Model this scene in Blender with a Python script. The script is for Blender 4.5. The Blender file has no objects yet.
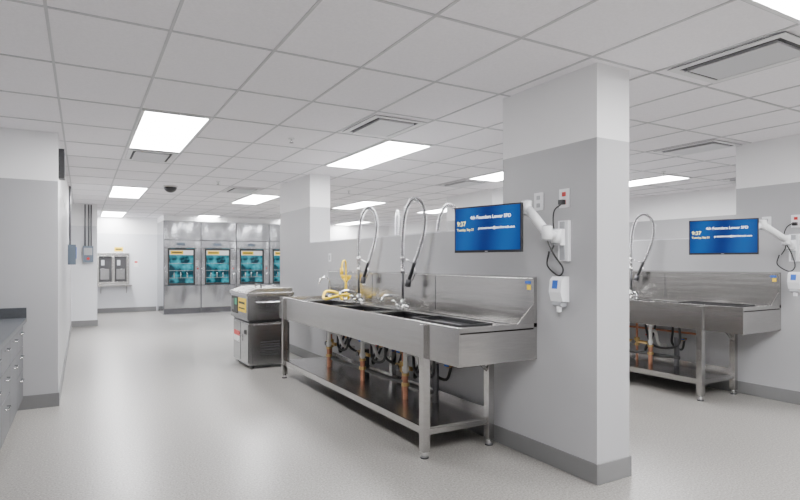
import bpy, bmesh, math, random
from mathutils import Vector, Matrix
random.seed(4)
S = bpy.context.scene
COL = S.collection
CH = 2.74      # ceiling height
GB = 2.255     # grey / white paint break
HW = 1.72      # half wall height

# ------------------------------------------------------------ materials
def mat(name, col, rough=0.5, metal=0.0, emit=None, estr=0.0, noise=None, bump=None, spec=0.5, var=0.0, vscale=3.0, stretch=None):
    m = bpy.data.materials.new(name); m.use_nodes = True
    nt = m.node_tree; b = nt.nodes['Principled BSDF']
    b.inputs['Base Color'].default_value = (*col, 1)
    b.inputs['Roughness'].default_value = rough
    b.inputs['Metallic'].default_value = metal
    b.inputs['Specular IOR Level'].default_value = spec
    if emit:
        b.inputs['Emission Color'].default_value = (*emit, 1)
        b.inputs['Emission Strength'].default_value = estr
    tc = nt.nodes.new('ShaderNodeTexCoord')
    src = tc.outputs['Object']
    if stretch:
        mp = nt.nodes.new('ShaderNodeMapping'); mp.inputs['Scale'].default_value = stretch
        nt.links.new(src, mp.inputs['Vector']); src = mp.outputs['Vector']
    n = nt.nodes.new('ShaderNodeTexNoise'); n.inputs['Scale'].default_value = vscale
    n.inputs['Detail'].default_value = 3
    nt.links.new(src, n.inputs['Vector'])
    r = nt.nodes.new('ShaderNodeValToRGB')
    r.color_ramp.elements[0].position = 0.3; r.color_ramp.elements[1].position = 0.7
    r.color_ramp.elements[0].color = (*[c*(1-var) for c in col], 1)
    r.color_ramp.elements[1].color = (*[min(1, c*(1+var)) for c in col], 1)
    nt.links.new(n.outputs['Fac'], r.inputs['Fac'])
    nt.links.new(r.outputs['Color'], b.inputs['Base Color'])
    if bump:
        n2 = nt.nodes.new('ShaderNodeTexNoise'); n2.inputs['Scale'].default_value = bump[0]
        n2.inputs['Detail'].default_value = 0.5 if metal else 2.0
        nt.links.new(src, n2.inputs['Vector'])
        bp = nt.nodes.new('ShaderNodeBump'); bp.inputs['Strength'].default_value = bump[1]
        bp.inputs['Distance'].default_value = bump[2]
        nt.links.new(n2.outputs['Fac'], bp.inputs['Height'])
        nt.links.new(bp.outputs['Normal'], b.inputs['Normal'])
    return m

M = {}
M['white'] = mat('wall_paint_white', (0.86, 0.86, 0.87), 0.6, var=0.01)
M['grey'] = mat('wall_panel_grey', (0.40, 0.40, 0.412), 0.4, var=0.012)
M['lgrey'] = mat('wall_paint_light_grey', (0.66, 0.67, 0.70), 0.5, var=0.01)
M['base'] = mat('cove_base', (0.17, 0.17, 0.172), 0.5, var=0.03)
M['tile'] = mat('ceiling_tile', (0.90, 0.88, 0.91), 0.9, var=0.03, vscale=60, bump=(180, 0.3, 0.002))
M['tbar'] = mat('ceiling_tbar', (0.56, 0.56, 0.58), 0.5)
M['fix'] = mat('fixture_white', (0.75, 0.75, 0.76), 0.4)
M['slot'] = mat('vent_dark', (0.05, 0.05, 0.055), 0.6)
M['louv'] = mat('vent_louver', (0.60, 0.60, 0.62), 0.4)
M['lamp'] = mat('lamp_diffuser', (0.9, 0.9, 0.9), 0.5, emit=(1.0, 0.995, 1.0), estr=48)
M['steel'] = mat('brushed_stainless', (0.49, 0.48, 0.47), 0.24, 1.0, var=0.05, vscale=10, stretch=(1, 1, 14), bump=(2.0, 0.10, 0.01))
M['csteel'] = mat('cart_steel', (0.36, 0.36, 0.365), 0.24, 1.0, var=0.05, vscale=6, bump=(2.0, 0.15, 0.01))
M['steelw'] = mat('panel_stainless', (0.46, 0.47, 0.49), 0.17, 1.0, var=0.03, vscale=1.5, stretch=(2.2, 1, 0.8), bump=(1.3, 0.9, 0.045))
M['dsteel'] = mat('dark_steel', (0.13, 0.13, 0.14), 0.3, 0.9, var=0.1)
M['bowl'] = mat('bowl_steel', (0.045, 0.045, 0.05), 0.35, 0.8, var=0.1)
M['chrome'] = mat('chrome', (0.8, 0.8, 0.8), 0.12, 1.0)
M['spring'] = mat('spring_steel', (0.72, 0.72, 0.74), 0.25, 0.8)
M['black'] = mat('black_plastic', (0.02, 0.02, 0.022), 0.35)
M['hose'] = mat('black_hose', (0.03, 0.03, 0.03), 0.5)
M['copper'] = mat('copper_pipe', (0.42, 0.19, 0.12), 0.38, 0.85, var=0.2, vscale=20)
M['brass'] = mat('brass_valve', (0.50, 0.35, 0.15), 0.3, 0.9)
M['pvc'] = mat('pvc_white', (0.66, 0.66, 0.64), 0.4)
M['yellow'] = mat('safety_yellow', (0.90, 0.62, 0.01), 0.4)
M['red'] = mat('red_label', (0.60, 0.02, 0.02), 0.4)
M['blue'] = mat('blue_label', (0.02, 0.13, 0.6), 0.4)
M['green'] = mat('green_label', (0.03, 0.4, 0.2), 0.4)
M['paper'] = mat('paper_white', (0.80, 0.80, 0.80), 0.6)
M['plastic'] = mat('white_plastic', (0.82, 0.83, 0.85), 0.3)
M['lplastic'] = mat('grey_plastic', (0.38, 0.39, 0.41), 0.35)
M['counter'] = mat('counter_top_dark', (0.07, 0.075, 0.083), 0.35, var=0.08, vscale=30, spec=0.3)
M['cab'] = mat('cabinet_grey', (0.11, 0.112, 0.12), 0.45, 0.0, spec=0.35)
M['glassd'] = mat('dark_glass', (0.05, 0.05, 0.052), 0.12, spec=0.3)
M['text'] = mat('screen_text', (0.9, 0.9, 0.95), 0.5, emit=(0.85, 0.93, 1), estr=1.6)
M['texty'] = mat('screen_text_yellow', (0.9, 0.8, 0.3), 0.5, emit=(0.9, 0.95, 0.35), estr=1.2)
M['ink'] = mat('label_ink', (0.02, 0.02, 0.02), 0.5)
M['boxblue'] = mat('device_blue_grey', (0.12, 0.16, 0.21), 0.4)
M['rack'] = mat('rack_wire', (0.35, 0.5, 0.52), 0.25, 0.8)

# teal washer window: light inside the chamber painted as glow, bright and dark blotches
m = bpy.data.materials.new('wash_chamber_teal_glow'); m.use_nodes = True
nt = m.node_tree; b = nt.nodes['Principled BSDF']
tc = nt.nodes.new('ShaderNodeTexCoord'); n = nt.nodes.new('ShaderNodeTexNoise'); n.inputs['Scale'].default_value = 4.0; n.inputs['Detail'].default_value = 2
rp = nt.nodes.new('ShaderNodeValToRGB')
rp.color_ramp.elements[0].position = 0.43; rp.color_ramp.elements[0].color = (0.001, 0.02, 0.035, 1)
rp.color_ramp.elements[1].position = 0.64; rp.color_ramp.elements[1].color = (0.05, 0.55, 0.68, 1)
nt.links.new(tc.outputs['Object'], n.inputs['Vector']); nt.links.new(n.outputs['Fac'], rp.inputs['Fac'])
nt.links.new(rp.outputs['Color'], b.inputs['Emission Color']); b.inputs['Emission Strength'].default_value = 0.8
b.inputs['Base Color'].default_value = (0.005, 0.03, 0.04, 1); b.inputs['Roughness'].default_value = 0.06
M['teal'] = m

# floor : speckled epoxy
m = bpy.data.materials.new('speckled_epoxy_floor'); m.use_nodes = True
nt = m.node_tree; b = nt.nodes['Principled BSDF']
tc = nt.nodes.new('ShaderNodeTexCoord')
n1 = nt.nodes.new('ShaderNodeTexNoise'); n1.inputs['Scale'].default_value = 75; n1.inputs['Detail'].default_value = 5
n1.inputs['Roughness'].default_value = 0.8
rp = nt.nodes.new('ShaderNodeValToRGB')
e = rp.color_ramp.elements
e[0].position = 0.30; e[0].color = (0.06, 0.056, 0.050, 1)
e[1].position = 0.72; e[1].color = (0.62, 0.60, 0.565, 1)
x = e.new(0.43); x.color = (0.195, 0.187, 0.175, 1)
x = e.new(0.56); x.color = (0.30, 0.288, 0.270, 1)
bp = nt.nodes.new('ShaderNodeBump'); bp.inputs['Strength'].default_value = 0.12; bp.inputs['Distance'].default_value = 0.0015
L = nt.links.new
L(tc.outputs['Object'], n1.inputs['Vector'])
L(n1.outputs['Fac'], rp.inputs['Fac'])
L(rp.outputs['Color'], b.inputs['Base Color'])
b.inputs['Roughness'].default_value = 0.31
L(n1.outputs['Fac'], bp.inputs['Height']); L(bp.outputs['Normal'], b.inputs['Normal'])
b.inputs['Specular IOR Level'].default_value = 0.55
M['floor'] = m

# screen : blue gradient
m = bpy.data.materials.new('blue_screen'); m.use_nodes = True
nt = m.node_tree; b = nt.nodes['Principled BSDF']
tc = nt.nodes.new('ShaderNodeTexCoord'); w = nt.nodes.new('ShaderNodeTexWave')
w.inputs['Scale'].default_value = 0.9; w.inputs['Distortion'].default_value = 2.0
rp = nt.nodes.new('ShaderNodeValToRGB')
rp.color_ramp.elements[0].color = (0.001, 0.022, 0.17, 1); rp.color_ramp.elements[1].color = (0.003, 0.10, 0.38, 1)
nt.links.new(tc.outputs['Object'], w.inputs['Vector']); nt.links.new(w.outputs['Fac'], rp.inputs['Fac'])
nt.links.new(rp.outputs['Color'], b.inputs['Emission Color']); b.inputs['Emission Strength'].default_value = 1.0
b.inputs['Base Color'].default_value = (0.002, 0.008, 0.04, 1); b.inputs['Roughness'].default_value = 0.4; b.inputs['Specular IOR Level'].default_value = 0.2
M['screen'] = m

# ------------------------------------------------------------ builder
class B:
    def __init__(s): s.bm = bmesh.new(); s.mats = []
    def mi(s, k):
        if k not in s.mats: s.mats.append(k)
        return s.mats.index(k)
    def box(s, x0, x1, y0, y1, z0, z1, k):
        mi = s.mi(k)
        v = [s.bm.verts.new((x, y, z)) for x in (x0, x1) for y in (y0, y1) for z in (z0, z1)]
        for q in ((0,1,3,2), (4,6,7,5), (0,4,5,1), (2,3,7,6), (0,2,6,4), (1,5,7,3)):
            f = s.bm.faces.new([v[i] for i in q]); f.material_index = mi
        return s
    def prism(s, pts, axis, a0, a1, k):
        """pts 2D polygon, extruded on axis between a0..a1"""
        mi = s.mi(k)
        def P(p, a):
            return {'x': (a, p[0], p[1]), 'y': (p[0], a, p[1]), 'z': (p[0], p[1], a)}[axis]
        A = [s.bm.verts.new(P(p, a0)) for p in pts]; C = [s.bm.verts.new(P(p, a1)) for p in pts]
        n = len(pts)
        fs = [s.bm.faces.new(A), s.bm.faces.new(C[::-1])]
        for i in range(n): fs.append(s.bm.faces.new((A[i], C[i], C[(i+1) % n], A[(i+1) % n])))
        for f in fs: f.material_index = mi
        return s
    def tube(s, pts, r, k, seg=12, smooth=0, radii=None):
        mi = s.mi(k)
        pts = [Vector(p) for p in pts]
        if smooth: pts = catmull(pts, smooth)
        n = len(pts); rings = []
        t = (pts[1]-pts[0]).normalized()
        up = Vector((0, 0, 1)) if abs(t.z) < 0.9 else Vector((1, 0, 0))
        u = t.cross(up).normalized()
        for i, p in enumerate(pts):
            if i == 0: t = pts[1]-pts[0]
            elif i == n-1: t = pts[-1]-pts[-2]
            else: t = pts[i+1]-pts[i-1]
            t.normalize()
            u = (u - t*u.dot(t)).normalized(); w = t.cross(u)
            rad = radii(i, n) if radii else r
            rings.append([s.bm.verts.new(p + u*math.cos(a)*rad + w*math.sin(a)*rad) for a in [2*math.pi*j/seg for j in range(seg)]])
        for i in range(n-1):
            for j in range(seg):
                f = s.bm.faces.new((rings[i][j], rings[i][(j+1) % seg], rings[i+1][(j+1) % seg], rings[i+1][j]))
                f.material_index = mi; f.smooth = True
        f = s.bm.faces.new(rings[0][::-1]); f.material_index = mi
        f = s.bm.faces.new(rings[-1]); f.material_index = mi
        return s
    def cyl(s, p0, p1, r, k, seg=16): return s.tube([p0, p1], r, k, seg)
    def obj(s, name, bevel=0.0, loc=None, rot=None, parent=None):
        bmesh.ops.recalc_face_normals(s.bm, faces=s.bm.faces[:])
        me = bpy.data.meshes.new(name); s.bm.to_mesh(me); s.bm.free()
        for k in s.mats: me.materials.append(M[k])
        o = bpy.data.objects.new(name, me); COL.objects.link(o)
        if loc: o.location = loc
        if rot: o.rotation_euler = rot
        if parent: o.parent = parent
        if bevel:
            md = o.modifiers.new('bevel', 'BEVEL'); md.width = bevel; md.segments = 2
            md.limit_method = 'ANGLE'; md.angle_limit = math.radians(50); md.harden_normals = False
        return o

def catmull(P, k):
    out = []
    Q = [P[0]*2-P[1]] + P + [P[-1]*2-P[-2]]
    for i in range(1, len(Q)-2):
        a, b_, c, d = Q[i-1], Q[i], Q[i+1], Q[i+2]
        for j in range(k):
            t = j/k
            out.append(0.5*((2*b_) + (c-a)*t + (2*a-5*b_+4*c-d)*t*t + (3*b_-a-3*c+d)*t**3))
    out.append(P[-1]); return out

def resample(P, step):
    out = [P[0]]; acc = 0
    for i in range(len(P)-1):
        seg = (P[i+1]-P[i]).length
        while acc + seg >= step and seg > 1e-9:
            t = (step-acc)/seg
            q = P[i].lerp(P[i+1], t); out.append(q)
            P[i] = q; seg = (P[i+1]-P[i]).length; acc = 0
        acc += seg
    return out

def copy(o, name, dx, dy, dz=0):
    c = o.copy(); c.name = name; COL.objects.link(c)
    c.location = o.location + Vector((dx, dy, dz))
    for ch in o.children:
        k = ch.copy(); COL.objects.link(k); k.parent = c
    return c

def text(body, size, k, parent, loc, rot, name='lettering', align='LEFT'):
    c = bpy.data.curves.new(name, 'FONT'); c.body = body; c.size = size; c.align_x = align
    c.offset = size*0.012
    c.materials.append(M[k])
    o = bpy.data.objects.new(name, c); COL.objects.link(o)
    o.parent = parent; o.location = loc; o.rotation_euler = rot
    return o

# ------------------------------------------------------------ room shell
XL, XR, YF, YB = -1.2, 9.7, -3.0, 17.8
B().box(XL-0.1, XR+0.1, YF-0.1, YB+0.1, -0.1, 0, 'floor').obj('floor')
B().box(XL-0.1, XR+0.1, YF-0.1, YB+0.1, CH, CH+0.1, 'tile').obj('ceiling')
g = B()
px, py = 0.59, 0.90
x = 0.43 - 2*px
while x < XR:
    g.box(x-0.008, x+0.008, YF, YB, CH-0.006, CH, 'tbar'); x += px
y = 5.13 - 9*py
while y < YB:
    g.box(XL, XR, y-0.008, y+0.008, CH-0.006, CH, 'tbar'); y += py
g.obj('ceiling_grid')

def wall2(name, x0, x1, y0, y1, low='grey'):
    return B().box(x0, x1, y0, y1, 0, GB, low).box(x0, x1, y0, y1, GB, CH, 'white').obj(name)
wall2('wall_right', XR, XR+0.1, YF, YB)
wall2('wall_back', 0.3, XR, YB, YB+0.1, 'lgrey')
wall2('wall_front', XL, XR, YF-0.1, YF)
wall2('wall_left', XL-0.1, XL, YF, 6.54)
wall2('wall_left_block', XL, -0.209, 6.54, 14.3)
wall2('wall_left_stub', XL, 0.3, 14.3, YB, 'lgrey')

def partition(name, X, x_end, ye):
    w = B()
    for (y0, y1) in ((2.486, ye), (7.703, 9.12)):
        w.box(X, x_end, y0, y1, 0, GB, 'grey'); w.box(X, x_end, y0, y1, GB, CH, 'white')
    w.box(X, x_end, ye, 7.703, 0, HW, 'grey')
    w.box(X-0.004, x_end+0.004, ye, 7.703, HW, HW+0.012, 'lgrey')
    return w.obj(name)
T = 0.315; XW = 2.896; DX = 3.40
partition('wall_partition', XW, XW+T, 3.412)
partition('wall_partition_right', XW+DX, XW+DX+T, 3.489)

bh = 0.135
def basetrim(name, X):
    t = B()
    t.box(X-0.012, X, 2.474, 9.132, 0, bh, 'base')
    t.box(X, X+T, 2.474, 2.486, 0, bh, 'base')
    t.box(X+T, X+T+0.012, 2.474, 9.132, 0, bh, 'base')
    t.box(X, X+T, 9.12, 9.132, 0, bh, 'base')
    t.obj(name, 0.004)
basetrim('baseboard_partition', XW); basetrim('baseboard_partition_right', XW+DX)
B().box(XL, -0.197, 6.528, 6.54, 0, bh, 'base').box(-0.209, -0.197, 6.54, 14.288, 0, bh, 'base').obj('baseboard_left_block')
B().box(-0.197, 0.312, 14.288, 14.3, 0, bh, 'base').box(0.3, 0.312, 14.3, YB-0.012, 0, bh, 'base').obj('baseboard_left_stub')
B().box(0.312, 1.9, YB-0.012, YB, 0, bh, 'base').box(5.85, XR-0.012, YB-0.012, YB, 0, bh, 'base').obj('baseboard_back')
B().box(XR-0.012, XR, YF, YB, 0, bh, 'base').obj('baseboard_right')

# ------------------------------------------------------------ ceiling lights / vents
def light():
    l = B(); W, Ln = 0.59, 1.80
    z0, z1 = -0.016, -0.006
    l.box(0.008, W-0.008, 0.008, 0.035, z0, z1, 'fix'); l.box(0.008, W-0.008, Ln-0.035, Ln-0.008, z0, z1, 'fix')
    l.box(0.008, 0.035, 0.035, Ln-0.035, z0, z1, 'fix'); l.box(W-0.035, W-0.008, 0.035, Ln-0.035, z0, z1, 'fix')
    l.box(0.035, W-0.035, 0.035, Ln-0.035, -0.012, z1, 'lamp')
    return l
base = None
for ix in range(4):
    for iy in range(4):
        X, Y = 0.43+2.36*ix, -0.27+5.4*iy
        if base is None:
            base = light().obj('ceiling_light', loc=(X, Y, CH))
        else:
            o = bpy.data.objects.new('ceiling_light', base.data); COL.objects.link(o); o.location = (X, Y, CH)
def vent():
    v = B(); W, Ln = 0.53, 0.72; z1 = -0.006
    v.box(0, W, 0, Ln, -0.008, z1, 'slot')
    def ring(a, wd, z0, k):
        v.box(a, W-a, a, a+wd, z0, z1-0.0025, k); v.box(a, W-a, Ln-a-wd, Ln-a, z0, z1-0.0025, k)
        v.box(a, a+wd, a+wd, Ln-a-wd, z0, z1-0.0025, k); v.box(W-a-wd, W-a, a+wd, Ln-a-wd, z0, z1-0.0025, k)
    ring(0.0, 0.05, -0.014, 'fix')
    v.box(0.085, W-0.085, 0.085, Ln-0.085, -0.022, -0.0085, 'louv')
    v.prism([(0.085, -0.022), (0.085, -0.016), (0.068, -0.030), (0.068, -0.034)], 'y', 0.075, Ln-0.075, 'louv')
    return v
vb = None
for (X, Y) in ((2.2, 4.23), (3.38, 1.53), (0.43, 6.93), (2.2, 9.63), (5.15, 6.93), (8.69, 4.23), (5.74, 3.33), (5.15, 12.33)):
    if vb is None: vb = vent().obj('ceiling_vent', loc=(X+0.03, Y+0.09, CH))
    else:
        o = bpy.data.objects.new('ceiling_vent', vb.data); COL.objects.link(o); o.location = (X+0.03, Y+0.09, CH)
# dome camera
d = B()
d.tube([(0, 0, -0.006), (0, 0, -0.03)], 0.12, 'fix', 28)
prof = [0.105*math.cos(a*math.pi/2/8) for a in range(9)]
d.tube([(0, 0, -0.03-0.09*math.sin(a*math.pi/2/8)) for a in range(9)], 0.1, 'black', 28, radii=lambda i, n: max(prof[i], 0.004))
d.obj('dome_camera', loc=(1.3, 10.1, CH))
sp = None
for (X, Y) in ((1.9, 5.6), (4.2, 4.6), (1.9, 9.2), (4.2, 9.2), (7.2, 5.0)):
    if sp is None:
        s_ = B(); s_.tube([(0, 0, 0), (0, 0, -0.012)], 0.032, 'fix', 20); s_.cyl((0, 0, -0.012), (0, 0, -0.045), 0.009, 'chrome')
        s_.tube([(0, 0, -0.045), (0, 0, -0.05)], 0.022, 'chrome', 16)
        sp = s_.obj('ceiling_sprinkler', loc=(X, Y, CH))
    else:
        o = bpy.data.objects.new('ceiling_sprinkler', sp.data); COL.objects.link(o); o.location = (X, Y, CH)

# ------------------------------------------------------------ sink table  (local x=0 is wall face, -x toward room)
def sink_table():
    t = B(); y0, y1 = 3.03, 6.93; F = -0.706; Bk = -0.035; zd = 0.965; zr = 1.0; zb = 0.735
    bowls = [(3.90, 4.65), (4.78, 5.52), (5.67, 6.42)]
    bx0, bx1 = F+0.10, -0.19
    ys = [y0] + [v for b_ in bowls for v in b_] + [y1]
    for i in range(0, len(ys), 2): t.box(F+0.012, Bk, ys[i], ys[i+1], zd-0.012, zd, 'steel')
    for (a, c) in bowls:
        t.box(F+0.012, bx0, a, c, zd-0.012, zd, 'steel'); t.box(bx1, Bk, a, c, zd-0.012, zd, 'steel')
        w = 0.006; zz = 0.745
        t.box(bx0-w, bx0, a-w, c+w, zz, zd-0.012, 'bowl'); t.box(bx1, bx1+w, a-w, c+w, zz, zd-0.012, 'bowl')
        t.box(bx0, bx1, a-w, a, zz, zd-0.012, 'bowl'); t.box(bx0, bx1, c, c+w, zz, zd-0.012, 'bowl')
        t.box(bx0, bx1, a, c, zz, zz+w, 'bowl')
        # black rim gasket around bowl
        t.box(bx0-0.016, bx0+0.003, a-0.016, c+0.016, zd, zd+0.006, 'hose'); t.box(bx1-0.003, bx1+0.016, a-0.016, c+0.016, zd, zd+0.006, 'hose')
        t.box(bx0, bx1, a-0.016, a+0.003, zd, zd+0.006, 'hose'); t.box(bx0, bx1, c-0.003, c+0.016, zd, zd+0.006, 'hose')
    # aprons with rolled rim
    t.box(F, F+0.012, y0, y1, zb, zr, 'steel'); t.box(F+0.012, -0.003, y0, y0+0.012, zb, zr, 'steel')
    t.box(F+0.012, -0.003, y1-0.012, y1, zb, zr, 'steel')
    t.box(F+0.012, F+0.032, y0+0.012, y1-0.012, zr-0.012, zr, 'steel')
    t.box(F+0.032, Bk, y0+0.012, y0+0.032, zr-0.012, zr, 'steel'); t.box(F+0.032, Bk, y1-0.032, y1-0.012, zr-0.012, zr, 'steel')
    t.box(F+0.012, -0.003, y0+0.012, y1-0.012, zb, zb+0.006, 'steel')
    # backsplash with folded top + end return
    t.box(Bk, -0.003, y0, y1, zr-0.03, 1.325, 'steel'); t.prism([(Bk-0.012, 1.315), (Bk-0.012, 1.325), (-0.003, 1.338), (-0.003, 1.325)], 'y', y0, y1, 'steel')
    t.prism([(Bk-0.15, zr), (Bk, zr), (Bk, 1.14)], 'y', y0+0.001, y0+0.008, 'steel')
    for ys_ in (4.33, 5.63):  # seam strips
        t.box(Bk-0.002, Bk, ys_-0.004, ys_+0.004, zr, 1.31, 'dsteel')
    # legs
    for ly in (3.43, 6.69):
        t.box(F-0.028, F+0.03, ly, ly+0.06, 0.05, zr-0.015, 'steel')
        t.box(-0.13, -0.075, ly, ly+0.06, 0.05, zb, 'steel')
        for lx in (F+0.001, -0.1025):
            t.cyl((lx, ly+0.03, 0), (lx, ly+0.03, 0.05), 0.02, 'chrome'); t.cyl((lx, ly+0.03, 0), (lx, ly+0.03, 0.012), 0.032, 'dsteel')
        t.tube([(-0.105, ly+0.03, 0.58), (-0.30, ly+0.03, 0.735)], 0.014, 'steel')
        t.box(F+0.03, -0.13, ly+0.012, ly+0.048, 0.17, 0.21, 'steel')
    t.box(-0.13, -0.075, 5.0, 5.06, 0.05, zb, 'steel'); t.cyl((-0.1025, 5.03, 0), (-0.1025, 5.03, 0.05), 0.02, 'chrome')
    # shelf
    t.box(F-0.004, -0.06, 3.46, 6.72, 0.205, 0.222, 'steel')
    t.box(F-0.006, F+0.008, 3.46, 6.72, 0.165, 0.222, 'steel'); t.box(F, -0.06, 3.455, 3.468, 0.165, 0.222, 'steel')
    t.box(-0.06, -0.05, 3.46, 6.72, 0.205, 0.27, 'steel')
    # drains
    for i, (a, c) in enumerate(bowls):
        yc = (a+c)/2; xc = -0.39
        t.cyl((xc, yc, 0.69), (xc, yc, 0.735), 0.05, 'chrome'); t.cyl((xc, yc, 0.44), (xc, yc, 0.70), 0.021, 'pvc')
        t.cyl((xc, yc, 0.47), (xc, yc, 0.51), 0.030, 'pvc'); t.cyl((xc, yc, 0.37), (xc, yc, 0.45), 0.026, 'copper')
        t.cyl((xc, yc, 0.34), (xc, yc, 0.37), 0.036, 'brass'); t.cyl((xc, yc, 0.43), (xc, yc, 0.455), 0.034, 'brass'); t.cyl((xc, yc, 0.222), (xc, yc, 0.34), 0.024, 'copper')
        t.tube([(xc, yc, 0.62), (xc+0.12, yc+0.02, 0.60), (xc+0.2, yc+0.03, 0.45), (xc+0.34, yc+0.03, 0.42)], 0.018, 'pvc', smooth=5)
        t.tube([(xc+0.27, yc+0.12, 0.90), (xc+0.27, yc+0.14, 0.6), (xc+0.22, yc+0.2, 0.40), (xc+0.28, yc+0.28, 0.34), (xc+0.36, yc+0.26, 0.5)], 0.013, 'hose', smooth=6)
        t.tube([(xc+0.27, yc-0.10, 0.90), (xc+0.25, yc-0.12, 0.62), (xc+0.18, yc-0.16, 0.48), (xc+0.3, yc-0.2, 0.40), (xc+0.36, yc-0.2, 0.52)], 0.013, 'hose', smooth=6)
        t.tube([(xc+0.1, yc-0.30, 0.735), (xc+0.1, yc-0.30, 0.5), (xc+0.12, yc-0.12, 0.42), (xc+0.16, yc+0.1, 0.44), (xc+0.2, yc+0.2, 0.6), (xc+0.2, yc+0.22, 0.735)], 0.014, 'hose', smooth=6)
        # brass mixing valve with copper stubs
        xv = xc+0.15; yv = yc+0.30
        t.cyl((xv, yv, 0.222), (xv, yv, 0.40), 0.016, 'copper'); t.cyl((xv, yv, 0.40), (xv, yv, 0.50), 0.034, 'brass'); t.cyl((xv, yv, 0.50), (xv, yv, 0.735), 0.014, 'copper')
        t.tube([(xv, yv-0.16, 0.45), (xv, yv+0.12, 0.45)], 0.02, 'brass'); t.cyl((xv-0.06, yv, 0.45), (xv, yv, 0.45), 0.012, 'brass')
        t.cyl((xv-0.075, yv, 0.45), (xv-0.06, yv, 0.45), 0.026, 'dsteel')
        for dy, hc in ((0.26, 'red'), (-0.2, 'blue')):
            t.cyl((xc+0.36, yc+dy, 0.52), (-0.003, yc+dy, 0.52), 0.014, 'copper'); t.cyl((xc+0.31, yc+dy, 0.52), (xc+0.35, yc+dy, 0.52), 0.02, 'brass')
            t.box(xc+0.30, xc+0.312, yc+dy-0.03, yc+dy+0.03, 0.515, 0.53, hc)
    t.tube([(-0.32, 3.95, 0.34), (-0.32, 6.2, 0.30)], 0.02, 'hose')
    t.tube([(-0.05, 3.9, 0.60), (-0.05, 6.5, 0.60)], 0.013, 'copper')
    t.cyl((-0.22, 4.05, 0.222), (-0.22, 4.05, 0.56), 0.03, 'dsteel'); t.cyl((-0.22, 5.4, 0.222), (-0.22, 5.4, 0.50), 0.03, 'hose')
    # labels on the backsplash
    t.box(Bk-0.002, Bk, 3.06, 3.10, 1.24, 1.275, 'yellow')
    t.box(Bk-0.002, Bk, 3.06, 3.12, 1.285, 1.305, 'blue')
    t.box(Bk-0.002, Bk, 5.80, 5.88, 1.18, 1.26, 'paper')
    return t
tb = sink_table().obj('sink_table', 0.003, loc=(XW, 0, 0))
copy(tb, 'sink_table', DX, 0)
t3 = copy(tb, 'sink_table', 0, 0); t3.location = (XW+T, 9.96+0.5, 0); t3.rotation_euler = (0, 0, math.pi)

# pre-rinse faucet, local origin at deck
def faucet(flip=1):
    f = B(); d = Vector((0.36*flip, -0.933*flip, 0))
    P = lambda a, z, o=0: Vector((d.x*a, d.y*a + o, z))
    f.box(-0.03, 0.03, -0.11, 0.11, 0, 0.016, 'chrome')
    for s_ in (-0.09, 0.09):
        f.cyl((0, s_, 0.016), (0, s_, 0.07), 0.019, 'chrome'); f.tube([(0, s_, 0.075), (-0.07, s_*1.15, 0.095)], 0.008, 'chrome')
        f.cyl((0, s_, 0.07), (0, s_, 0.08), 0.021, 'dsteel')
    f.tube([(0, -0.09, 0.045), (0, 0.09, 0.045)], 0.018, 'chrome')
    f.cyl((0, 0, 0.016), (0, 0, 0.12), 0.024, 'chrome'); f.cyl((0, 0, 0.10), (0, 0, 0.40), 0.013, 'dsteel')
    f.tube([(0, 0, 0.11), (-0.08, 0, 0.15), (-0.2, 0, 0.15), (-0.24, 0, 0.11)], 0.011, 'chrome', smooth=5)
    f.tube([(0, 0, 0.37), (0, 0, 0.42)], 0.022, 'chrome')
    # helical spring wound around a dark hose core
    path = catmull([P(0, 0.40), P(-0.005, 0.60), P(0.01, 0.84), P(0.055, 1.01), P(0.145, 1.09), P(0.24, 1.03), P(0.275, 0.90), P(0.255, 0.74), P(0.20, 0.58), P(0.145, 0.46)], 14)
    core = [p.copy() for p in path]
    f.tube(core, 0.010, 'hose', 8)
    path = resample(path, 0.0036)
    per = 6; hel = []; side = Vector((-d.y, d.x, 0)).normalized()
    for i, p in enumerate(path):
        t = (path[min(i+1, len(path)-1)] - path[max(i-1, 0)]).normalized()
        w_ = t.cross(side).normalized(); a = 2*math.pi*i/per
        hel.append(p + (side*math.cos(a) + w_*math.sin(a))*0.0195)
    f.tube(hel, 0.0052, 'spring', 5)
    f.tube([P(0.15, 0.48), P(0.11, 0.38), P(0.075, 0.30)], 0.0185, 'black', smooth=4); f.tube([P(0.078, 0.31), P(0.06, 0.24)], 0.03, 'dsteel')
    f.tube([P(0.14, 0.44), P(0.155, 0.38), P(0.12, 0.30)], 0.007, 'chrome')
    f.tube([P(0, 0.52), P(0.13, 0.47)], 0.006, 'chrome'); f.tube([P(0, 0.505), P(0, 0.535)], 0.027, 'chrome')
    return f
fa = faucet().obj('pre_rinse_faucet', loc=(XW-0.16, 5.72, 0.966))
for (X, Y, r) in ((XW-0.16, 4.72, 0), (XW-0.16+DX, 4.72, 0), (XW-0.16+DX, 5.72, 0), (XW+T+0.16, 5.98, 1), (XW+T+0.13, 5.02, 0)):
    o = bpy.data.objects.new('pre_rinse_faucet', fa.data); COL.objects.link(o); o.location = (X, Y, 0.966)
    if r: o.scale = (-1, 1, 1)

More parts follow.
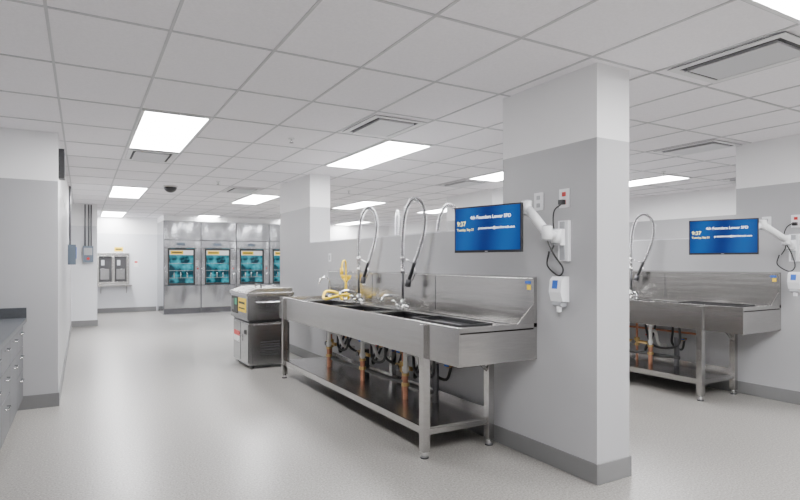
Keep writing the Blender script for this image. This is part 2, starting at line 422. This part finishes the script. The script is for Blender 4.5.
# eyewash / yellow gooseneck and hose
e_ = B()
e_.cyl((0, 0, 0), (0, 0, 0.05), 0.028, 'chrome'); e_.cyl((0, 0, 0.04), (0, 0, 0.24), 0.014, 'yellow')
e_.tube([(0, -0.07, 0.28), (0, 0, 0.24), (0, 0.07, 0.28)], 0.012, 'yellow', smooth=4)
for s_ in (-0.08, 0.08): e_.tube([(0, s_, 0.27), (0, s_, 0.32)], 0.03, 'yellow', radii=lambda i, n: 0.016+0.018*i)
e_.tube([(0, 0, 0.24), (0, 0, 0.40), (-0.03, -0.05, 0.49), (-0.08, -0.09, 0.48), (-0.1, -0.10, 0.40)], 0.011, 'yellow', smooth=6)
e_.tube([(-0.1, -0.10, 0.41), (-0.1, -0.10, 0.33)], 0.02, 'yellow')
e_.tube([(0, 0.10, 0.02), (-0.04, 0.17, 0.10), (-0.16, 0.22, 0.12), (-0.25, 0.10, 0.06), (-0.28, -0.08, 0.05), (-0.2, -0.22, 0.09), (-0.08, -0.25, 0.10), (-0.02, -0.12, 0.05)], 0.016, 'yellow', smooth=8)
e_.obj('eyewash_station', loc=(XW-0.14, 6.12, 0.966))
k_ = B()
k_.cyl((0, 0, 0), (0, 0, 0.06), 0.022, 'chrome'); k_.tube([(0, 0, 0.05), (0, 0, 0.22), (-0.05, 0, 0.28), (-0.12, 0, 0.27), (-0.15, 0, 0.2)], 0.010, 'chrome', smooth=6)
k_.tube([(0, 0, 0.05), (0.0, -0.06, 0.07)], 0.007, 'chrome')
ga = k_.obj('gooseneck_faucet', loc=(XW-0.14, 6.62, 0.966)); copy(ga, 'gooseneck_faucet', DX, 0)

# black drain tray on the drainboard
tr = B(); tr.box(-0.14, 0.14, -0.33, 0.33, 0, 0.012, 'black')
for a in ((-0.14, 0.14, -0.33, -0.32), (-0.14, 0.14, 0.32, 0.33), (-0.14, -0.13, -0.32, 0.32), (0.13, 0.14, -0.32, 0.32)): tr.box(*a, 0.012, 0.045, 'black')
for i in range(9): tr.box(-0.12, 0.12, -0.29+i*0.07, -0.275+i*0.07, 0.012, 0.017, 'dsteel')
to = tr.obj('drain_tray', 0.002, loc=(2.40, 3.43, 0.966)); copy(to, 'drain_tray', DX, 0)

# ------------------------------------------------------------ monitors and arms
def monitor(loc, phi, dispname='computer_monitor'):
    m_ = B(); w, h = 0.292, 0.168
    m_.box(-w, w, 0, 0.022, -h, h, 'black')
    m_.prism([(-0.2, 0.022), (0.2, 0.022), (0.15, 0.05), (-0.15, 0.05)], 'z', -0.11, 0.11, 'black')
    m_.box(-w+0.010, w-0.010, -0.002, 0.0, -h+0.018, h-0.010, 'screen')
    m_.box(-0.012, 0.012, -0.003, 0, -h+0.005, -h+0.011, 'lplastic')
    m_.box(-0.06, 0.06, 0.05, 0.062, -0.06, 0.06, 'lplastic')
    o = m_.obj(dispname, 0.002, loc=loc, rot=(0, 0, phi))
    R = (math.pi/2, 0, 0)
    text('4th Founders Lower SPD', 0.034, 'text', o, (-0.14, -0.004, 0.075), R)
    text('9:37', 0.048, 'texty', o, (-0.265, -0.004, 0.028), R)
    text('Tuesday, Sep 21', 0.024, 'texty', o, (-0.265, -0.004, -0.008), R)
    text('processroom@steriletrack.com', 0.024, 'text', o, (-0.07, -0.004, 0.0), R)
    return o
monitor((2.50, 3.126, 1.681), math.radians(-75.1))
m2 = monitor((5.303, 3.065, 1.683), math.radians(-70.1))

def arm(name, pts, Xw, ym):
    a = B()
    # wall track
    a.box(Xw-0.03, Xw-0.001, ym-0.045, ym+0.045, 1.45, 1.73, 'plastic'); a.box(Xw-0.04, Xw-0.03, ym-0.02, ym+0.02, 1.46, 1.72, 'lplastic')
    a.box(Xw-0.085, Xw-0.04, ym-0.03, ym+0.03, 1.56, 1.67, 'plastic')
    p = [Vector(q) for q in pts]
    for i in range(len(p)-1):
        a.tube([p[i], p[i+1]], 0.032 if i else 0.026, 'plastic', 16)
    for q in p[:-1]:
        a.cyl(q+Vector((0, 0, -0.045)), q+Vector((0, 0, 0.045)), 0.036, 'plastic'); a.cyl(q+Vector((0, 0, 0.045)), q+Vector((0, 0, 0.052)), 0.028, 'lplastic')
        a.cyl(q+Vector((0, 0, -0.052)), q+Vector((0, 0, -0.045)), 0.030, 'lplastic')
    # cables
    a.tube([p[1]+Vector((0, 0, -0.04)), p[1]+Vector((0.02, -0.04, -0.14)), (Xw-0.05, ym-0.02, 1.40), (Xw-0.02, ym+0.05, 1.35), (Xw-0.015, ym+0.16, 1.42), (Xw-0.02, ym+0.14, 1.52)], 0.006, 'hose', smooth=8)
    a.tube([(Xw-0.05, ym, 1.84), (Xw-0.06, ym+0.05, 1.80), (Xw-0.03, ym+0.09, 1.72), (Xw-0.02, ym+0.08, 1.60), (Xw-0.02, ym+0.12, 1.52)], 0.005, 'hose', smooth=8)
    return a.obj(name)
arm('articulated_display_arm', [(XW-0.09, 2.752, 1.62), (2.70, 2.735, 1.64), (2.66, 2.885, 1.82), (2.575, 3.145, 1.71)], XW, 2.752)
arm('articulated_display_arm', [(XW+DX-0.09, 2.90, 1.62), (5.95, 2.82, 1.66), (5.60, 2.86, 1.80), (5.38, 3.09, 1.70)], XW+DX, 2.90)

# ------------------------------------------------------------ outlets, dispensers
def outlet(name, X, y, z, plug=True):
    o = B(); X -= 0.001; o.box(X-0.008, X, y-0.045, y+0.045, z-0.065, z+0.065, 'plastic')
    for dz in (-0.028, 0.028):
        o.box(X-0.012, X-0.008, y-0.017, y+0.017, z+dz-0.015, z+dz+0.015, 'red' if plug else 'lplastic')
        if plug: o.box(X-0.014, X-0.012, y-0.008, y-0.004, z+dz-0.006, z+dz+0.008, 'black'); o.box(X-0.014, X-0.012, y+0.004, y+0.008, z+dz-0.006, z+dz+0.008, 'black')
    if plug: o.box(X-0.045, X-0.014, y-0.02, y+0.02, z-0.045, z-0.012, 'black')
    o.obj(name, 0.002)
outlet('power_outlet', XW, 3.01, 1.885, False); outlet('power_outlet', XW, 2.762, 1.885)
outlet('power_outlet', XW+DX, 3.17, 1.86, False); outlet('power_outlet', XW+DX, 2.89, 1.86)
o = B(); X_ = XW-0.001; o.box(X_-0.008, X_, 6.9, 6.98, 1.45, 1.56, 'plastic').box(X_-0.012, X_-0.008, 6.92, 6.96, 1.47, 1.54, 'lplastic'); o.obj('power_outlet', 0.002)
def soap(X, y):
    s_ = B(); X -= 0.001
    s_.prism([(X, 1.345), (X-0.05, 1.345), (X-0.075, 1.32), (X-0.085, 1.24), (X-0.065, 1.175), (X, 1.17)], 'y', y-0.055, y+0.055, 'plastic')
    s_.prism([(X-0.01, 1.17), (X-0.065, 1.175), (X-0.07, 1.15), (X-0.05, 1.135), (X-0.01, 1.14)], 'y', y-0.04, y+0.04, 'lplastic')
    s_.prism([(X-0.077, 1.32), (X-0.079, 1.32), (X-0.087, 1.262), (X-0.085, 1.262)], 'y', y-0.025, y+0.025, 'blue')
    s_.cyl((X-0.04, y, 1.10), (X-0.04, y, 1.14), 0.018, 'plastic')
    s_.obj('soap_dispenser', 0.008)
soap(XW, 2.775); soap(XW+DX, 2.88)

# ------------------------------------------------------------ ultrasonic cleaner cart
u = B(); x0, x1, y0, y1 = 1.93, 2.52, 7.44, 8.34
for cx in (x0+0.08, x1-0.08):
    for cy in (y0+0.08, y1-0.08):
        u.cyl((cx-0.015, cy, 0.03), (cx+0.015, cy, 0.03), 0.03, 'black', 20); u.box(cx-0.03, cx+0.03, cy-0.025, cy+0.025, 0.04, 0.055, 'chrome')
u.box(x0+0.01, x1-0.02, y0+0.01, y1-0.02, 0.05, 0.62, 'csteel')
u.box(x0+0.01, x1-0.02, y0+0.01, y1-0.02, 0.63, 0.66, 'dsteel')
u.box(x0-0.02, x1+0.02, y0-0.02, y1+0.02, 0.66, 0.99, 'csteel')
u.box(x0-0.035, x1+0.035, y0-0.035, y1+0.035, 0.99, 1.03, 'steel')
u.prism([(x0-0.02, 1.03), (x1+0.02, 1.03), (x1+0.02, 1.09), (x0+0.12, 1.09)], 'y', y0, y1, 'steel')
u.tube([(x0+0.2, y0+0.1, 1.09), (x0+0.2, y0+0.12, 1.13), (x0+0.2, y0+0.4, 1.13), (x0+0.2, y0+0.42, 1.09)], 0.01, 'black')
u.box(x0+0.002, x0+0.01, y0+0.04, y0+0.42, 0.08, 0.60, 'csteel'); u.box(x0+0.002, x0+0.01, y0+0.45, y1-0.05, 0.08, 0.60, 'csteel')
u.box(x0+0.06, x1-0.06, y0+0.002, y0+0.01, 0.08, 0.60, 'csteel')
for i in range(6): u.box(x0+0.16, x1-0.16, y0-0.004, y0+0.002, 0.18+i*0.035, 0.192+i*0.035, 'dsteel')
u.box(x0-0.026, x0-0.02, y0+0.06, y0+0.46, 0.76, 0.95, 'yellow'); u.box(x0-0.028, x0-0.026, y0+0.10, y0+0.42, 0.80, 0.82, 'ink'); u.box(x0-0.028, x0-0.026, y0+0.10, y0+0.42, 0.87, 0.90, 'ink')
u.box(x0-0.026, x0-0.02, y0+0.50, y0+0.86, 0.72, 0.96, 'ink'); u.box(x0-0.028, x0-0.026, y0+0.54, y0+0.66, 0.84, 0.93, 'green')
u.box(x0-0.028, x0-0.026, y0+0.72, y0+0.82, 0.76, 0.92, 'dsteel')
u.box(x0-0.004, x0+0.002, y0+0.50, y0+0.80, 0.32, 0.40, 'paper'); u.box(x0-0.004, x0+0.002, y0+0.50, y0+0.80, 0.40, 0.47, 'red')
u.cyl((x0-0.015, y0+0.39, 0.34), (x0-0.015, y0+0.39, 0.44), 0.008, 'chrome')
u.box(x0-0.004, x0+0.002, y0+0.12, y0+0.22, 0.46, 0.52, 'ink')
u.tube([(x0+0.1, y0-0.02, 0.9), (x0+0.11, y0-0.05, 0.9), (x1-0.11, y0-0.05, 0.9), (x1-0.1, y0-0.02, 0.9)], 0.01, 'chrome')
u.obj('ultrasonic_cleaner', 0.004)

# ------------------------------------------------------------ washer disinfectors
def washer():
    w = B(); W = 0.97; D = 1.49
    w.box(0.0, W, 0.06, D, 0, 2.58, 'steelw')
    w.box(0.01, W-0.01, 0.03, 0.06, 0.02, 0.16, 'dsteel')
    w.box(0.012, W-0.012, 0.0, 0.06, 0.17, 0.79, 'steelw')
    w.box(0.012, 0.10, 0.0, 0.06, 0.81, 1.82, 'steelw'); w.box(W-0.16, W-0.012, 0.0, 0.06, 0.81, 1.82, 'steelw')
    w.box(0.012, W-0.012, 0.0, 0.06, 1.84, 2.04, 'steelw'); w.box(0.012, W-0.012, 0.0, 0.06, 2.06, 2.58, 'steelw')
    w.box(0.0, W, 0.05, 0.07, 0.16, 2.58, 'dsteel')
    w.box(0.10, W-0.16, 0.042, 0.05, 0.80, 1.83, 'teal')
    for a in ((0.10, 0.14, 0.81, 1.82), (W-0.20, W-0.16, 0.81, 1.82)): w.box(a[0], a[1], 0.01, 0.05, a[2], a[3], 'black')
    w.box(0.14, W-0.20, 0.01, 0.05, 0.81, 0.86, 'black'); w.box(0.14, W-0.20, 0.01, 0.05, 1.77, 1.82, 'black')
    for z in (1.00, 1.20, 1.40): w.box(0.14, W-0.2, 0.033, 0.041, z, z+0.012, 'rack')
    for i in range(3): w.cyl((0.27+i*0.17, 0.036, 1.0), (0.27+i*0.17, 0.036, 1.15), 0.016, 'rack')
    w.box(0.15, W-0.21, -0.004, 0.012, 1.64, 1.77, 'paper'); w.box(0.17, 0.50, -0.006, -0.004, 1.655, 1.755, 'yellow'); w.box(0.2, 0.47, -0.008, -0.006, 1.69, 1.72, 'ink')
    w.box(0.33, 0.55, -0.004, 0.0, 1.90, 1.98, 'boxblue')
    w.box(W-0.12, W-0.05, -0.004, 0.0, 1.35, 1.50, 'lplastic'); w.box(W-0.10, W-0.07, -0.006, -0.004, 1.24, 1.28, 'red')
    w.tube([(W-0.085, 0, 0.95), (W-0.085, -0.04, 0.96), (W-0.085, -0.04, 1.12), (W-0.085, 0, 1.13)], 0.01, 'chrome')
    return w
wb = washer().obj('washer_disinfector', 0.004, loc=(1.93, 16.3, 0))
for i in range(1, 4):
    o = copy(wb, 'washer_disinfector', 0.972*i, 0)
B().box(1.93, 5.82, 16.34, 17.8, 2.585, CH-0.007, 'white').obj('wall_soffit')

# pass-through window on back wall
w = B(); Y = YB-0.001
w.box(0.34, 1.18, Y-0.05, Y, 0.80, 0.88, 'steel'); w.box(0.34, 1.18, Y-0.05, Y, 1.60, 1.70, 'steel')
for xx in (0.34, 0.735, 1.11): w.box(xx, xx+0.07, Y-0.05, Y, 0.88, 1.60, 'steel')
w.box(0.41, 1.11, Y-0.02, Y-0.001, 0.88, 1.60, 'glassd')
for xx in (0.45, 0.85): w.box(xx, xx+0.22, Y-0.024, Y-0.02, 0.95, 1.25, 'csteel'); w.box(xx+0.02, xx+0.10, Y-0.026, Y-0.024, 1.35, 1.5, 'lplastic')
w.box(0.32, 1.24, Y-0.32, Y, 0.765, 0.795, 'steel')
for xx in (0.45, 1.1): w.prism([(Y, 0.765), (Y-0.25, 0.765), (Y, 0.55)], 'x', xx, xx+0.02, 'steel')
w.obj('window_1', 0.003)
B().box(1.30, 1.42, Y-0.01, Y, 1.30, 1.50, 'paper').box(1.32, 1.40, Y-0.012, Y-0.01, 1.42, 1.47, 'red').obj('notice_sign')
B().box(0.80, 1.02, Y-0.01, Y, 1.75, 1.87, 'yellow').box(0.83, 0.99, Y-0.012, Y-0.01, 1.79, 1.83, 'ink').obj('caution_sign')

# left side wall devices
c = B(); Y = 14.299
for xx in (0.06, 0.13, 0.18): c.cyl((xx, Y-0.03, 1.80), (xx, Y-0.03, 2.733), 0.014, 'dsteel')
c.box(0.02, 0.22, Y-0.12, Y, 1.44, 1.80, 'boxblue'); c.box(0.04, 0.20, Y-0.13, Y-0.12, 1.60, 1.76, 'lplastic'); c.cyl((0.12, Y-0.14, 1.52), (0.12, Y-0.12, 1.52), 0.03, 'red')
c.obj('control_box', 0.003)
c = B()
for yy in (10.95, 11.12): c.cyl((-0.18, yy, 1.72), (-0.18, yy, 2.733), 0.016, 'dsteel')
c.box(-0.208, -0.09, 10.9, 11.2, 1.40, 1.74, 'boxblue'); c.box(-0.09, -0.08, 10.95, 11.15, 1.5, 1.7, 'blue')
c.obj('control_box', 0.003)
c = B(); c.box(-0.208, -0.155, 6.62, 6.80, 2.30, 2.60, 'black').box(-0.155, -0.15, 6.64, 6.78, 2.33, 2.57, 'dsteel')
c.obj('loudspeaker', 0.004)

# ------------------------------------------------------------ counter with drawers, left
k = B(); X0, X1 = XL+0.003, -0.50; y0, y1 = 2.6, 6.525
k.box(X0, X1-0.06, y0, y1, 0, 0.10, 'base'); k.box(X0, X1-0.02, y0, y1, 0.10, 0.86, 'cab')
k.box(X0, -0.468, y0-0.01, y1, 0.86, 0.90, 'counter')
k.box(X0, X0+0.02, y0, y1, 0.90, 1.0, 'counter'); k.box(X0+0.02, -0.47, y1-0.02, y1, 0.90, 1.0, 'counter')
nY = 7; dy = (y1-y0)/nY
for i in range(nY):
    a, c_ = y0+i*dy+0.006, y0+(i+1)*dy-0.006
    for (z0, z1) in ((0.115, 0.40), (0.41, 0.62), (0.63, 0.84)) if i % 2 == 0 else ((0.115, 0.62), (0.63, 0.84)):
        k.box(X1-0.02, X1, a, c_, z0, z1, 'cab')
        zc = z1-0.06; ym = (a+c_)/2
        k.tube([(X1, ym-0.07, zc), (X1+0.025, ym-0.065, zc), (X1+0.025, ym+0.065, zc), (X1, ym+0.07, zc)], 0.006, 'chrome', 8)
k.obj('drawer_counter', 0.003)

# ------------------------------------------------------------ world, camera
wd = bpy.data.worlds.new('world'); S.world = wd; wd.use_nodes = True
wd.node_tree.nodes['Background'].inputs['Color'].default_value = (0.8, 0.85, 0.9, 1)
wd.node_tree.nodes['Background'].inputs['Strength'].default_value = 0.3
cam = bpy.data.cameras.new('camera'); co = bpy.data.objects.new('camera', cam); COL.objects.link(co)
cam.sensor_width = 36; cam.lens = 24.975; cam.shift_y = 0.015; cam.clip_start = 0.05
co.location = (0, 0, 1.445); co.rotation_euler = (math.pi/2, 0, -math.radians(29.81))
S.camera = co
